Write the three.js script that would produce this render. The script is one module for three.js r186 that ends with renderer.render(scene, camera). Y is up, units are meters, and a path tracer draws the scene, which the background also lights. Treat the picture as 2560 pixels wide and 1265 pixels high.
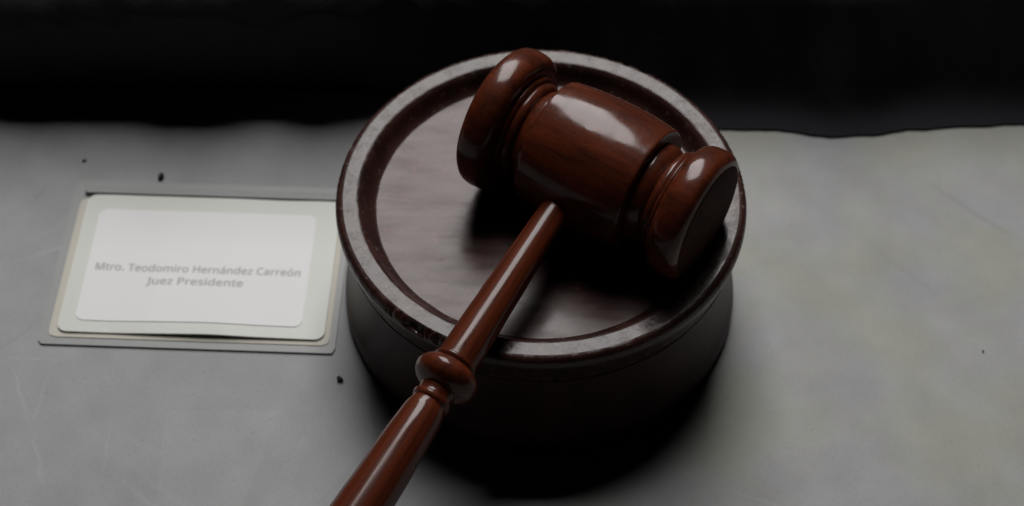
import * as THREE from 'three';
import { RectAreaLightUniformsLib } from 'three/addons/lights/RectAreaLightUniformsLib.js';
import { mergeVertices, toCreasedNormals } from 'three/addons/utils/BufferGeometryUtils.js';
import { createNoise2D, createNoise3D } from 'simplex-noise';

// ---------- camera, light, exposure ----------
const scene = new THREE.Scene();
scene.background = new THREE.Color(0x000000);
const camera = new THREE.PerspectiveCamera(16.0, 1024 / 506, 0.05, 20);
camera.position.set(-0.00705, 0.37242, 0.28295);
camera.lookAt(-0.00705, 0.037, 0.0171);
camera.focus = 0.405;
camera.userData.fStop = 14;
const renderer = new THREE.WebGLRenderer({ antialias: true });
renderer.setSize(1024, 506);
renderer.toneMapping = THREE.LinearToneMapping;
renderer.toneMappingExposure = 1.0;
renderer.shadowMap.enabled = true;
RectAreaLightUniformsLib.init();

const PANEL = { x: 0.0, elev: 52, dist: 1.3, w: 0.56, h: 1.02, power: 9.3 };
const pe = THREE.MathUtils.degToRad(PANEL.elev);
const panelAt = new THREE.Vector3(PANEL.x, 0.04 + PANEL.dist * Math.sin(pe), -PANEL.dist * Math.cos(pe));
const panelAim = new THREE.Vector3(0, 0.04, 0);
const key = new THREE.RectAreaLight(new THREE.Color(1.0, 0.985, 0.97), PANEL.power, PANEL.w, PANEL.h);
key.name = 'panel_light_source';
key.position.copy(panelAt);
key.lookAt(panelAim);
scene.add(key);

// ---------- helpers ----------
let seed = 7;
const rnd = () => { seed = (seed * 1664525 + 1013904223) >>> 0; return seed / 4294967296; };
const n2 = createNoise2D(rnd), n3 = createNoise3D(rnd);
const mm = v => v / 1000;
const clamp = (v, a, b) => Math.min(b, Math.max(a, v));
const smooth = (a, b, v) => { const t = clamp((v - a) / (b - a), 0, 1); return t * t * (3 - 2 * t); };
function mesh(name, geo, mat, parent) {
  const m = new THREE.Mesh(geo, mat); m.name = name; m.castShadow = m.receiveShadow = true; parent.add(m); return m;
}
function tag(o, label, category, group) { o.userData.label = label; o.userData.category = category; if (group) o.userData.group = group; return o; }
function thing(name, label, category) { const g = new THREE.Group(); g.name = name; scene.add(g); return tag(g, label, category); }
function dataTex(w, h, fn, srgb) {
  const d = new Uint8Array(w * h * 4);
  for (let j = 0; j < h; j++) for (let i = 0; i < w; i++) {
    const c = fn(i / w, j / h, i, j), k = (j * w + i) * 4;
    d[k] = clamp(c[0], 0, 1) * 255; d[k + 1] = clamp(c[1], 0, 1) * 255; d[k + 2] = clamp(c[2], 0, 1) * 255; d[k + 3] = 255;
  }
  const t = new THREE.DataTexture(d, w, h);
  t.magFilter = THREE.LinearFilter; t.minFilter = THREE.LinearFilter; t.wrapS = t.wrapT = THREE.RepeatWrapping;
  if (srgb) t.colorSpace = THREE.SRGBColorSpace;
  t.needsUpdate = true; return t;
}
const fbm = (x, y, o = 4) => { let s = 0, a = 0.5, f = 1; for (let i = 0; i < o; i++) { s += a * n2(x * f, y * f); a *= 0.5; f *= 2.03; } return s; };
// points [r, y] in mm -> lathe about y, rounded through a centripetal curve between creases
function profile(segs, per = 6) {
  const out = [];
  for (const s of segs) {
    const pts = s.map(([r, y]) => new THREE.Vector3(mm(r), mm(y), 0));
    const list = pts.length > 2 ? new THREE.CatmullRomCurve3(pts, false, 'centripetal').getPoints((pts.length - 1) * per) : pts;
    for (const p of list) { const q = out[out.length - 1]; if (!q || Math.hypot(q.x - p.x, q.y - p.y) > 2e-6) out.push(new THREE.Vector2(Math.max(p.x, 0), p.y)); }
  }
  return out;
}
const lathe = (segs, n = 128, per = 6) => new THREE.LatheGeometry(profile(segs, per), n);
// small turning and handling irregularities of the wood
function rough(geo, amp, freq) {
  const p = geo.attributes.position, v = new THREE.Vector3();
  for (let i = 0; i < p.count; i++) {
    v.fromBufferAttribute(p, i);
    const r = Math.hypot(v.x, v.z); if (r < 1e-5) continue;
    const k = 1 + amp * n3(v.x * freq, v.y * freq, v.z * freq) / r;
    p.setXYZ(i, v.x * k, v.y, v.z * k);
  }
  return geo;
}

// ---------- materials ----------
const woodGrain = (dark, light, fx, fy) => dataTex(512, 512, (u, v) => {
  const a = 2 * Math.PI * u, cx = Math.cos(a), cy = Math.sin(a);
  const g = 0.5 + 0.5 * n3(cx * fx, cy * fx, v * fy), f = 0.5 + 0.5 * n3(cx * fx * 5, cy * fx * 5, v * fy * 2.2), p = n3(cx * fx * 16, cy * fx * 16, v * fy * 6 + 9);
  let t = 0.55 * g + 0.35 * f; if (p > 0.62) t -= 0.5 * (p - 0.62) / 0.38;
  t = clamp(t, 0, 1);
  return dark.map((d, i) => Math.pow(d + (light[i] - d) * t, 1 / 2.2));
}, true);
const smudge = (base, amp, fx, fy) => dataTex(512, 512, (u, v) => {
  const s = fbm(u * fx, v * fy, 5), sp = n2(u * 90, v * 90);
  const g = clamp(base + amp * s + (sp > 0.8 ? 0.12 : 0), 0.02, 1); return [1, g, 0];
});
const fineBump = dataTex(512, 512, (u, v) => { const b = 0.5 + 0.28 * fbm(u * 30, v * 30, 3) + 0.15 * n2(u * 140, v * 140); return [b, b, b]; });
const coatRough = smudge(0.16, 0.10, 6, 6);
const gavelMap = woodGrain([0.030, 0.0045, 0.0013], [0.14, 0.021, 0.004], 3, 2.0);
const gavelWood = new THREE.MeshPhysicalMaterial({ map: gavelMap, roughness: 0.5, specularIntensity: 0.15, clearcoat: 0.56, clearcoatRoughness: 1, clearcoatRoughnessMap: smudge(0.15, 0.12, 9, 7) });
gavelWood.bumpMap = fineBump; gavelWood.bumpScale = 0.00007;
const blockMap = woodGrain([0.012, 0.005, 0.004], [0.046, 0.015, 0.011], 3, 2);
const blockWood = new THREE.MeshPhysicalMaterial({ map: blockMap, roughness: 0.5, specularIntensity: 0.2, clearcoat: 0.46, clearcoatRoughness: 0.2, clearcoatRoughnessMap: coatRough });
blockWood.clearcoatRoughness = 1.0; blockWood.bumpMap = fineBump; blockWood.bumpScale = 0.00003;
const bodyWood = blockWood.clone(); bodyWood.clearcoat = 0.12; // the side is duller than the handled rim
const rimWood = blockWood.clone(); // chipped and rubbed varnish
rimWood.map = dataTex(1024, 256, (u, v) => {
  const a = 2 * Math.PI * u, x = Math.cos(a), y = Math.sin(a), g = 0.5 + 0.5 * n3(x * 4, y * 4, v * 3), c = n3(x * 14, y * 14, v * 11), d = n3(x * 70, y * 70, v * 56);
  let k = 0.35 + 0.65 * g; let col = [0.046 * k, 0.015 * k, 0.011 * k];
  if (c > 0.62 && d > 0.25) col = [0.10, 0.08, 0.065]; else if (c < -0.2 && d > 0.72) col = [0.004, 0.003, 0.003];
  return col.map(q => Math.pow(q, 1 / 2.2));
}, true);
rimWood.clearcoatRoughnessMap = dataTex(1024, 256, (u, v) => { const a = 2 * Math.PI * u, x = Math.cos(a), y = Math.sin(a); return [1, clamp(0.2 + 0.1 * n3(x * 9, y * 9, v * 7) + 0.1 * n3(x * 40, y * 40, v * 32), 0.06, 0.8), 0]; });
rimWood.bumpMap = dataTex(1024, 256, (u, v) => { const a = 2 * Math.PI * u, x = Math.cos(a), y = Math.sin(a); let b = 0.7 + 0.05 * n3(x * 60, y * 60, v * 48) + 0.03 * n3(x * 150, y * 150, v * 120); const p = n3(x * 50 + 5, y * 50, v * 40); if (p > 0.7) b -= 1.2 * (p - 0.7); return [b, b, b]; });
rimWood.bumpScale = 0.00015;
const shadedCapFaceWood = new THREE.MeshPhysicalMaterial({ map: gavelMap, color: new THREE.Color(0.45, 0.42, 0.5), roughness: 0.7, specularIntensity: 0.12 }); // same wood, with the shade on the end faces put into its colour
// recessed face: lengthwise grain, scuffs from blows
const faceMap = dataTex(1024, 1024, (u, v) => {
  const g = 0.5 + 0.5 * fbm(u * 3, v * 40, 4);
  let k = 0.012 + 0.02 * g; const d = fbm(u * 14 + 5, v * 14, 4);
  if (d > 0.42) k += 0.035 * (d - 0.42) / 0.3;
  return [k * 2.5, k * 0.72, k * 0.62].map(c => Math.pow(c, 1 / 2.2));
}, true);
const faceBump = dataTex(1024, 1024, (u, v) => { let b = 0.6 + 0.12 * fbm(u * 6, v * 60, 3) + 0.1 * n2(u * 150, v * 150); const pit = n2(u * 38 + 3, v * 38); if (pit > 0.86) b -= 0.5 * (pit - 0.86) / 0.14; return [b, b, b]; });
const faceWood = new THREE.MeshPhysicalMaterial({ map: faceMap, roughness: 0.55, specularIntensity: 0.2, clearcoat: 0.42, clearcoatRoughness: 1, clearcoatRoughnessMap: smudge(0.25, 0.13, 4, 13), bumpMap: faceBump, bumpScale: 0.00005 });

// ---------- the setting: grey desk ----------
{
  const w = 2048, h = 1536, W = 0.42, H = 0.315; // metres covered once
  const scratches = [];
  for (let i = 0; i < 70; i++) { const x = rnd(), y = rnd(), a = rnd() * Math.PI, l = 0.02 + rnd() * 0.09; scratches.push([x, y, x + Math.cos(a) * l, y + Math.sin(a) * l, (rnd() < 0.6 ? 1 : -1) * (0.012 + 0.02 * rnd()), 0.0006 + 0.0022 * rnd()]); }
  // marks that the photograph shows, in metres on the desk: faint pale lines, a dark scratch, a pale sheet-shaped patch
  const line = (x0, z0, x1, z1, s, t) => scratches.push([(x0 + 0.21) / W, (0.215 - z0) / H, (x1 + 0.21) / W, (0.215 - z1) / H, s, t]);
  const inPoly = (x, z, q) => { let c = false; for (let i = 0, k = q.length - 1; i < q.length; k = i++) if ((q[i][1] > z) !== (q[k][1] > z) && x < (q[k][0] - q[i][0]) * (z - q[i][1]) / (q[k][1] - q[i][1]) + q[i][0]) c = !c; return c; };
  const patch = [[-0.0925, 0.0375], [-0.0645, 0.0375], [-0.0735, 0.075], [-0.0915, 0.075]], strip = [[-0.056, 0.040], [-0.047, 0.030], [-0.040, 0.045], [-0.062, 0.075], [-0.072, 0.075]];
  line(-0.137, -0.0284, -0.1336, -0.0359, -0.05, 0.0012); line(-0.134, 0.022, -0.125, 0.042, 0.03, 0.0012); line(-0.123, 0.024, -0.125, 0.042, 0.026, 0.0012); line(-0.125, 0.042, -0.119, 0.060, 0.03, 0.0014);
  line(-0.136, 0.0215, -0.115, 0.0225, 0.024, 0.0012); line(-0.105, 0.038, -0.106, 0.060, 0.02, 0.001);
  const add = new Float32Array(w * h);
  for (const [x0, y0, x1, y1, s, t] of scratches) {
    const n = Math.ceil(Math.hypot((x1 - x0) * w, (y1 - y0) * h) * 1.5), r = Math.max(1, Math.round(t * w));
    for (let k = 0; k <= n; k++) {
      const f = k / n, px = (x0 + (x1 - x0) * f) * w + 3 * n2(f * 3, x0 * 50), py = (y0 + (y1 - y0) * f) * h;
      for (let b = -r; b <= r; b++) for (let a = -r; a <= r; a++) {
        const ii = ((Math.round(px) + a) % w + w) % w, jj = ((Math.round(py) + b) % h + h) % h;
        const q = s * Math.sin(Math.PI * f) * clamp(1.2 - Math.hypot(a, b) / r, 0, 1);
        if (Math.abs(q) > Math.abs(add[jj * w + ii])) add[jj * w + ii] = q;
      }
    }
  }
  const map = dataTex(w, h, (u, v, i, j) => {
    const X = u * W - 0.21 + 0.0004 * n2(u * 90, v * 70), Z = 0.215 - v * H + 0.0004 * n2(u * 80, v * 60 + 3);
    const big = fbm(u * 4, v * 3, 3), mid = fbm(u * 22 + 7, v * 16, 3), fine = n2(u * 420, v * 315), sp = n2(u * 170 + 11, v * 128);
    const warm = smooth(-0.45, 0.35, fbm(u * 9 + 4, v * 7 + 1, 4)) * smooth(0.0, 0.06, X + 0.02 * n2(u * 14, v * 10));
    let k = 0.603 + 0.022 * big + 0.030 * mid + 0.012 * fine + add[j * w + i]; k += inPoly(X, Z, patch) || inPoly(X, Z, strip) ? 0.013 : 0; if (sp > 0.86) k -= 0.05 * (sp - 0.86) / 0.14;
    return [k + 0.006 * warm, k + 0.009 * warm, k - 0.024 * warm + 0.006 * (1 - warm)];
  }, true);
  map.repeat.set(1.26 / W, 0.945 / H); map.offset.set(0, -0.135);
  const bump = dataTex(1024, 768, (u, v) => { const b = 0.5 + 0.2 * fbm(u * 60, v * 45, 3) + 0.2 * n2(u * 260, v * 195); return [b, b, b]; });
  bump.repeat.copy(map.repeat);
  const mat = new THREE.MeshStandardMaterial({ map, roughness: 0.72, bumpMap: bump, bumpScale: 0.00006 });
  const g = new THREE.BoxGeometry(1.26, 0.03, 0.945); g.translate(0, -0.015, 0.1);
  const d = mesh('desk_top', g, mat, scene); d.userData.kind = 'structure';
}

// ---------- light panel above and behind the desk (out of frame) ----------
{
  const g = thing('light_panel', 'large white rectangular light panel hanging above and behind the desk', 'light');
  g.position.copy(panelAt).addScaledVector(new THREE.Vector3().subVectors(panelAt, panelAim).normalize(), 0.004);
  g.lookAt(panelAim);
  const f = new THREE.BoxGeometry(PANEL.w, PANEL.h, 0.002); f.translate(0, 0, -0.001);
  mesh('diffuser', f, new THREE.MeshStandardMaterial({ color: 0xf2f2f2, roughness: 0.9, emissive: 0xffffff, emissiveIntensity: 0.5 }), g);
  const b = new THREE.BoxGeometry(PANEL.w + 0.03, PANEL.h + 0.03, 0.04); b.translate(0, 0, -0.0235);
  mesh('housing', b, new THREE.MeshStandardMaterial({ color: 0x202022, roughness: 0.6 }), g);
}

// ---------- sound block ----------
const block = thing('sound_block', 'round dark brown wooden sound block with raised rim standing on grey desk', 'sound block');
{
  // body: foot, slightly hollow waist, shoulder under the rim
  const body = rough(lathe([[[0, 0.1], [48.6, 0.1]], [[48.6, 0.1], [49.7, 0.7], [50.0, 2.2], [49.8, 5], [49.0, 8.5], [48.4, 13], [48.0, 19], [48.0, 25], [48.2, 28.4]], [[48.2, 28.4], [40, 28.4]]], 160), 0.0001, 60);
  mesh('body', body, bodyWood, block);
  // rim: rounded outer edge, flat worn crown, sloping inner wall
  const rim = lathe([
    [[48.1, 28.4], [48.35, 29.6], [48.8, 31.4], [49.35, 33.4], [49.8, 35.2], [50.0, 36.6], [49.75, 37.9], [49.0, 38.75], [48.0, 39.0]],
    [[48.0, 39.0], [44.9, 39.0]],
    [[44.9, 39.0], [44.2, 38.8], [43.5, 38.2], [42.9, 37.3], [42.2, 36.1], [41.4, 35.1], [40.6, 34.5], [40.0, 34.3]],
    [[40.0, 34.3], [40.0, 30]],
  ], 480, 6);
  { // v by length along the turned profile, 40 mm for a whole
    const q = rim.attributes.position, uv = rim.attributes.uv, n = rim.parameters.points.length, len = [0], P = rim.parameters.points;
    for (let k = 1; k < n; k++) len.push(len[k - 1] + P[k].distanceTo(P[k - 1]));
    for (let k = 0; k < q.count; k++) uv.setY(k, len[k % n] / 0.04);
  }
  const p = rim.attributes.position, v = new THREE.Vector3();
  for (let i = 0; i < p.count; i++) {
    v.fromBufferAttribute(p, i);
    const r = Math.hypot(v.x, v.z), a = Math.atan2(v.z, v.x);
    const outer = smooth(0.0482, 0.0494, r) * smooth(0.0362, 0.0376, v.y);
    const inner = (1 - smooth(0.0440, 0.0452, r)) * smooth(0.0378, 0.0384, v.y);
    // the knocked front-left stretch has deeper nicks than the rest of the edge
    const worn = 0.12 + 0.9 * Math.exp(-Math.pow((a - 2.22) / 0.16, 2)) + 0.35 * Math.exp(-Math.pow((a + 2.35) / 0.14, 2)) + 0.4 * Math.exp(-Math.pow((a + 1.05) / 0.22, 2));
    const nick = Math.max(0, n3(Math.cos(a) * 34, Math.sin(a) * 34, v.y * 150)) + 0.5 * Math.max(0, n3(Math.cos(a) * 80, Math.sin(a) * 80, 3));
    const dr = -0.0013 * outer * worn * nick + 0.00007 * inner * n3(Math.cos(a) * 12, Math.sin(a) * 12, 8);
    const dy = -0.0011 * outer * worn * nick + 0.00003 * n3(v.x * 120, 2, v.z * 120);
    p.setXYZ(i, v.x * (1 + dr / r), v.y + dy, v.z * (1 + dr / r));
  }
  rim.computeVertexNormals();
  mesh('rim', rim, rimWood, block);
  const face = new THREE.CylinderGeometry(mm(40.3), mm(40.3), mm(4), 128, 1);
  { const q = face.attributes.position, uv = face.attributes.uv; for (let i = 0; i < q.count; i++) uv.setXY(i, 0.5 + q.getX(i) / 0.09, 0.5 + q.getZ(i) / 0.09); }
  face.translate(0, mm(32.35), 0);
  mesh('striking_face', face, faceWood, block);
}

// ---------- gavel ----------
const gavel = thing('gavel', 'reddish brown varnished wooden gavel lying on the round sound block', 'gavel');
{
  const turn = THREE.MathUtils.degToRad(33.5), tilt = Math.atan(0.12);
  gavel.position.set(mm(13.4), mm(51.6), mm(2.2));
  gavel.rotation.order = 'YXZ'; gavel.rotation.y = -turn; gavel.rotation.x = tilt; gavel.rotation.z = -0.022;
  const along = g => g.rotateZ(-Math.PI / 2); // lathe y -> +x
  const barrel = along(rough(lathe([[[0, -13.9], [14.0, -13.9]], [[14.0, -13.9], [15.1, -13.8], [15.4, -13.3]], [[15.4, -13.3], [16.0, -9], [16.3, -4], [16.4, 0], [16.3, 4], [16.0, 9], [15.4, 13.3]], [[15.4, 13.3], [15.1, 13.8], [14.0, 13.9]], [[14.0, 13.9], [0, 13.9]]], 128, 8), 0.00005, 90));
  mesh('barrel', barrel, gavelWood, gavel);
  for (const s of [-1, 1]) {
    const k = s < 0 ? 1.7 : 0; // the far cap is a little larger
    const neck = lathe([[[0, 13.7], [12.0, 13.7]], [[12.0, 13.7], [12.3, 14.2], [12.3, 15.0], [11.9, 16.2], [11.2, 17.2], [10.6, 17.8]], [[10.6, 17.8], [11.6, 18.1], [12.2, 18.8], [12.3, 19.6], [11.8, 20.3]], [[11.8, 20.3], [0, 20.3]]], 128);
    const cap = lathe([[[0, 20.0], [12.0, 20.0]], [[12.0, 20.0], [12.9, 20.2], [13.3, 20.8], [13.0, 21.3]], [[13.0, 21.3], [14.2 + k, 21.5], [15.4 + k, 22.3], [16.1 + k, 23.6], [16.35 + k, 25.4], [16.3 + k, 27.0], [15.9 + k, 28.4], [15.0 + k, 29.3], [13.9 + k, 29.8]]], 144, 8);
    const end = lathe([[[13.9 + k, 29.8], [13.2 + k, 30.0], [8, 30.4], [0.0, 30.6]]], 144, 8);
    const nm = mesh('neck', along(neck), gavelWood, gavel), cm = mesh('cap', along(rough(cap, 0.00012, 70)), gavelWood, gavel);
    mesh('end_face', along(end), shadedCapFaceWood, cm);
    if (s < 0) { nm.rotation.y = cm.rotation.y = Math.PI; }
  }
  const out = g => g.rotateX(Math.PI / 2); // lathe y -> +z
  const shaft = out(rough(lathe([[[0, 12.5], [3.5, 12.5]], [[3.5, 12.5], [3.7, 20], [4.1, 32], [4.5, 45], [4.8, 55], [4.9, 60.0]], [[4.9, 60.0], [5.25, 60.3], [5.3, 60.8], [5.0, 61.3]], [[5.0, 61.3], [4.6, 61.6], [4.6, 63]], [[4.6, 63], [0, 63]]], 96, 8), 0.00008, 120));
  const shaftM = mesh('handle', shaft, gavelWood, gavel); shaftM.position.set(mm(-2.9), 0, mm(1.5)); shaftM.rotation.y = THREE.MathUtils.degToRad(3.8);
  mesh('bead', out(lathe([[[4.4, 61.5], [5.6, 61.8], [6.9, 62.8], [7.5, 64.0], [7.5, 65.0], [7.0, 66.3], [5.9, 67.4], [4.9, 68.0], [4.2, 68.3]]], 96, 8)), gavelWood, shaftM);
  mesh('grip', out(rough(lathe([[[0, 68], [4.3, 68]], [[4.3, 68], [4.1, 69.6], [4.2, 70.2]], [[4.2, 70.2], [4.55, 70.5], [4.6, 71.1], [4.45, 71.6]], [[4.45, 71.6], [4.15, 71.9], [4.2, 72.6], [4.6, 74.0], [5.0, 78], [5.4, 88], [5.8, 98], [6.5, 115], [7.3, 135], [7.6, 155], [7.0, 172], [5.6, 183]], [[5.6, 183], [6.6, 184.5], [7.2, 188], [6.6, 192], [4.4, 195], [0, 196]]], 96, 8), 0.0001, 90)), gavelWood, shaftM);
}

// ---------- name card in its plastic sleeve ----------
const card = thing('name_card', 'white printed name card in a clear plastic sleeve lying left of the sound block', 'name card');
{
  card.position.set(mm(-89.0), 0, mm(-6.6)); card.rotation.y = THREE.MathUtils.degToRad(-2.4);
  // local x right, z towards the viewer
  const slab = (x0, x1, z0, z1, rad, y0, y1, bow) => {
    const sh = new THREE.Shape(), r = rad;
    sh.moveTo(x0 + r, -z1); sh.lineTo(x1 - r, -z1); sh.quadraticCurveTo(x1, -z1, x1, -z1 + r); sh.lineTo(x1, -z0 - r); sh.quadraticCurveTo(x1, -z0, x1 - r, -z0); sh.lineTo(x0 + r, -z0); sh.quadraticCurveTo(x0, -z0, x0, -z0 - r); sh.lineTo(x0, -z1 + r); sh.quadraticCurveTo(x0, -z1, x0 + r, -z1);
    const pts = sh.getSpacedPoints(140), s2 = new THREE.Shape(pts.slice(0, -1));
    const g = new THREE.ExtrudeGeometry(s2, { depth: y1 - y0, bevelEnabled: false, steps: 1 });
    g.rotateX(-Math.PI / 2); g.translate(0, y0, 0);
    const p = g.attributes.position, uv = g.attributes.uv;
    for (let i = 0; i < p.count; i++) { uv.setXY(i, (p.getX(i) - x0) / (x1 - x0), 1 - (p.getZ(i) - z0) / (z1 - z0)); if (bow) p.setY(i, p.getY(i) + bow(p.getX(i), p.getZ(i))); }
    g.computeVertexNormals();
    return g;
  };
  // the same on a grid, so that the sheet can bow
  const sheet = (x0, x1, z0, z1, rad, y0, y1, bow) => {
    const NX = 60, NZ = 40, pos = [], uv = [], idx = [];
    for (const top of [1, 0]) for (let j = 0; j <= NZ; j++) {
      const f = j / NZ, z = z0 + (z1 - z0) * (0.5 - 0.5 * Math.cos(Math.PI * f)), e = Math.min(z - z0, z1 - z), c = e < rad ? rad - Math.sqrt(Math.max(0, rad * rad - (rad - e) * (rad - e))) : 0;
      for (let i = 0; i <= NX; i++) { const x = x0 + c + (x1 - x0 - 2 * c) * i / NX; pos.push(x, (top ? y1 : y0) + bow(x, z), z); uv.push((x - x0) / (x1 - x0), 1 - (z - z0) / (z1 - z0)); }
    }
    const at = (t, i, j) => (t ? 0 : (NX + 1) * (NZ + 1)) + j * (NX + 1) + i;
    for (let j = 0; j < NZ; j++) for (let i = 0; i < NX; i++) { idx.push(at(1, i, j), at(1, i, j + 1), at(1, i + 1, j), at(1, i + 1, j), at(1, i, j + 1), at(1, i + 1, j + 1)); idx.push(at(0, i, j), at(0, i + 1, j), at(0, i, j + 1), at(0, i + 1, j), at(0, i + 1, j + 1), at(0, i, j + 1)); }
    const wall = (a, b, c, d) => idx.push(a, c, b, b, c, d);
    for (let i = 0; i < NX; i++) { wall(at(1, i, NZ), at(1, i + 1, NZ), at(0, i, NZ), at(0, i + 1, NZ)); wall(at(1, i + 1, 0), at(1, i, 0), at(0, i + 1, 0), at(0, i, 0)); }
    for (let j = 0; j < NZ; j++) { wall(at(1, 0, j), at(1, 0, j + 1), at(0, 0, j), at(0, 0, j + 1)); wall(at(1, NX, j + 1), at(1, NX, j), at(0, NX, j + 1), at(0, NX, j)); }
    const g = new THREE.BufferGeometry(); g.setAttribute('position', new THREE.Float32BufferAttribute(pos, 3)); g.setAttribute('uv', new THREE.Float32BufferAttribute(uv, 2)); g.setIndex(idx);
    return toCreasedNormals(g, 0.6);
  };
  const lift = (x, z) => mm(0.85) * Math.exp(-Math.pow((x - 0.004) / 0.013, 2)) * smooth(-0.006, 0.022, z) + mm(0.12) * n2(x * 40, z * 40);
  const plastic = new THREE.MeshPhysicalMaterial({ color: 0x959695, roughness: 0.5, specularIntensity: 0.8, bumpMap: fineBump, bumpScale: 0.00005 });
  const sleeve = mesh('sleeve', slab(mm(-37.4), mm(38.2), mm(-29.0), mm(25.6), mm(1), mm(0.2), mm(0.55)), plastic, card);
  mesh('sleeve_lip', slab(mm(-34.5), mm(38.0), mm(-26.2), mm(-23.9), mm(0.8), mm(0.553), mm(1.75)), plastic, sleeve);
  const cream = new THREE.MeshPhysicalMaterial({ color: new THREE.Color(0.64, 0.65, 0.61), roughness: 0.55, bumpMap: fineBump, bumpScale: 0.00004 });
  const beige = new THREE.MeshStandardMaterial({ color: new THREE.Color(0.55, 0.52, 0.45), roughness: 0.7 });
  mesh('backing_paper', slab(mm(-35.2), mm(36.6), mm(-22.6), mm(23.4), mm(2), mm(0.557), mm(0.75)), beige, card);
  mesh('card_board', sheet(mm(-33.2), mm(35.2), mm(-23.6), mm(22.0), mm(2.6), mm(0.9), mm(1.24), lift), cream, card);
  const cv = document.createElement('canvas'); cv.width = 1160; cv.height = 732;
  const c = cv.getContext('2d');
  c.fillStyle = '#e4e4e4'; c.fillRect(0, 0, 1160, 732);
  c.fillStyle = 'rgba(135,135,135,0.05)'; c.textAlign = 'center'; c.font = '64px sans-serif';
  const fit = (t, y, w) => { const m = c.measureText(t).width; for (let a = -2; a <= 2; a++) for (let b = -2; b <= 2; b++) { c.save(); c.translate(580 + a * 2.2, y + b * 2.2); c.scale(w / m, 1); c.fillText(t, 0, 0); c.restore(); } };
  fit('Mtro. Teodomiro Hernández Carreón', 410, 1080);
  fit('Juez Presidente', 492, 500);
  const tx = new THREE.CanvasTexture(cv); tx.colorSpace = THREE.SRGBColorSpace;
  mesh('label', sheet(mm(-29.1), mm(29.1), mm(-18.4), mm(18.4), mm(2.2), mm(1.25), mm(1.4), lift), new THREE.MeshPhysicalMaterial({ map: tx, roughness: 0.6 }), card);
}

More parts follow.
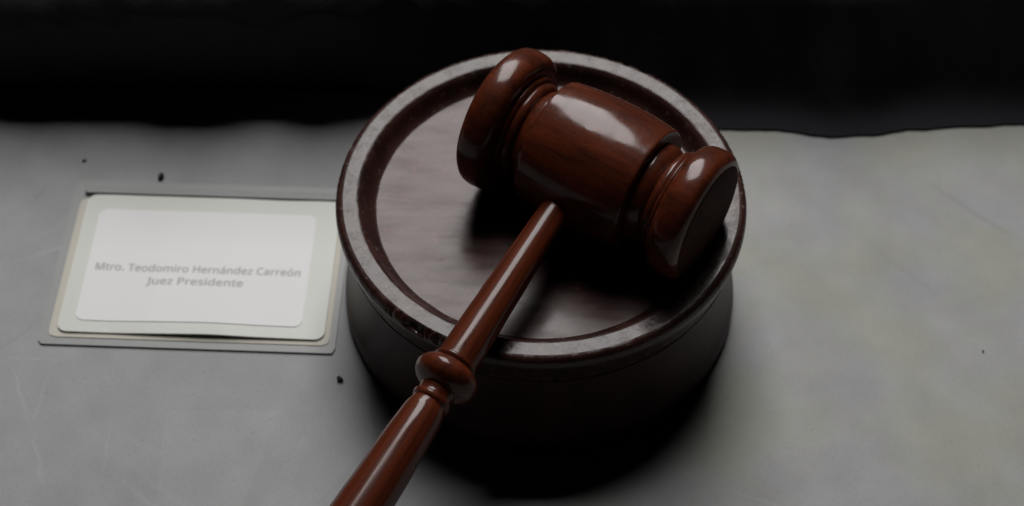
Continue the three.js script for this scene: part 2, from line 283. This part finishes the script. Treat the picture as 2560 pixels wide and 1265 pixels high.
// ---------- black cloth added at the back, shaped to cast the dark fade on the desk ----------
{
  const NX = 260, NU = 240, pos = [], idx = [], uvs = [], cols = [];
  const X0 = -0.32, X1 = 0.32, D = Math.PI / 180;
  const edge = x => mm(-56.0) - mm(14.3) * smooth(0.0, -0.055, x) + mm(3.0) * Math.exp(-Math.pow((x - 0.086) / 0.016, 2)) - mm(2.5) * smooth(0.1, 0.15, x) + mm(0.8) * n2(x * 55, 1.3) + mm(0.35) * n2(x * 160, 4);
  for (let i = 0; i <= NX; i++) {
    const x = X0 + (X1 - X0) * i / NX, left = smooth(0.03, -0.06, x), c = [], ds = 0.0008, w = n2(x * 9, 7);
    let u = 0, h = 0.0007;
    for (let j = 0; j <= NU; j++) {
      c.push([u, h]);
      const su = u * 1000, rise = 66 * smooth(3, 13, su), up = (h < 0.030 + 0.003 * w + 0.004 * n2(x * 60, 2) ? 100 : 64) * smooth(-3, 4, j);
      const top = 0.035 + 0.004 * left + 0.003 * w, a = j > NU * 0.72 ? (h > 0.0008 ? -60 : 0) : h < top ? (rise + (up - rise) * left) * (1 - 0.5 * smooth(top - 0.006, top, h)) : 4;
      u += Math.cos(a * D) * ds; h = Math.max(0.0006, h + Math.sin(a * D) * ds);
    }
    cols.push(c);
  }
  for (let j = 0; j <= NU; j++) for (let i = 0; i <= NX; i++) {
    const x = X0 + (X1 - X0) * i / NX, [u, h] = cols[i][j], k = smooth(0.002, 0.012, u);
    const f = 0.0012 * n2(x * 28 + 3, u * 22) + 0.0006 * n2(x * 70, u * 50 + 5);
    pos.push(x, h + Math.max(-h + 0.0005, f * k), edge(x) - u + f * k); uvs.push(x * 10, j * 0.008);
  }
  for (let j = 0; j < NU; j++) for (let i = 0; i < NX; i++) { const a = j * (NX + 1) + i, b = a + 1, c = a + NX + 1, d = c + 1; idx.push(a, b, c, b, d, c); }
  const g = new THREE.BufferGeometry(); g.setAttribute('position', new THREE.Float32BufferAttribute(pos, 3)); g.setAttribute('uv', new THREE.Float32BufferAttribute(uvs, 2)); g.setIndex(idx); g.computeVertexNormals();
  const weave = dataTex(256, 256, (u, v) => { const b = 0.5 + 0.25 * Math.sin(u * 2 * Math.PI * 64) * Math.sin(v * 2 * Math.PI * 64) + 0.2 * n2(u * 40, v * 40); return [b, b, b]; });
  const m = mesh('added_shade_cloth', g, new THREE.MeshStandardMaterial({ color: new THREE.Color(0.011, 0.011, 0.0145), roughness: 1, bumpMap: weave, bumpScale: 0.0002, side: THREE.DoubleSide }), scene);
  tag(m, 'added black cloth along the back of the grey desk, shaped to shade it', 'cloth');
}

// ---------- crumbs and a hair on the desk ----------
{
  const dark = new THREE.MeshStandardMaterial({ color: new THREE.Color(0.008, 0.008, 0.009), roughness: 0.8 });
  const spots = [
    [-102.8, -38.4, 0.95, 'black crumb on the desk just behind the name card'],
    [-50.0, 28.3, 0.75, 'black crumb on the desk in front of the name card near the block'],
    [-124.6, -44.5, 0.5, 'tiny dark crumb by the added black cloth, behind the left end of the name card'],
    [112.1, 19.7, 0.32, 'tiny dark speck alone on the desk far to the right of the block'],
  ];
  spots.forEach(([x, z, r, label], i) => {
    const g = mergeVertices(new THREE.IcosahedronGeometry(mm(r), 2).deleteAttribute('uv').deleteAttribute('normal')), p = g.attributes.position;
    for (let k = 0; k < p.count; k++) { const s = 1 + 0.35 * n3(p.getX(k) * 1500, p.getY(k) * 1500, p.getZ(k) * 1500 + i * 7); p.setXYZ(k, p.getX(k) * s * 0.8, p.getY(k) * s * 0.6, p.getZ(k) * s * 1.2); }
    g.computeVertexNormals(); g.computeBoundingBox(); g.translate(0, -g.boundingBox.min.y, 0);
    const m = mesh(i ? 'crumb_' + String(i).padStart(3, '0') : 'crumb', g, dark, scene); m.position.set(mm(x), 0, mm(z)); m.rotation.y = i;
    tag(m, label, 'crumb', 'dark crumbs on the desk');
  });
}

renderer.render(scene, camera);
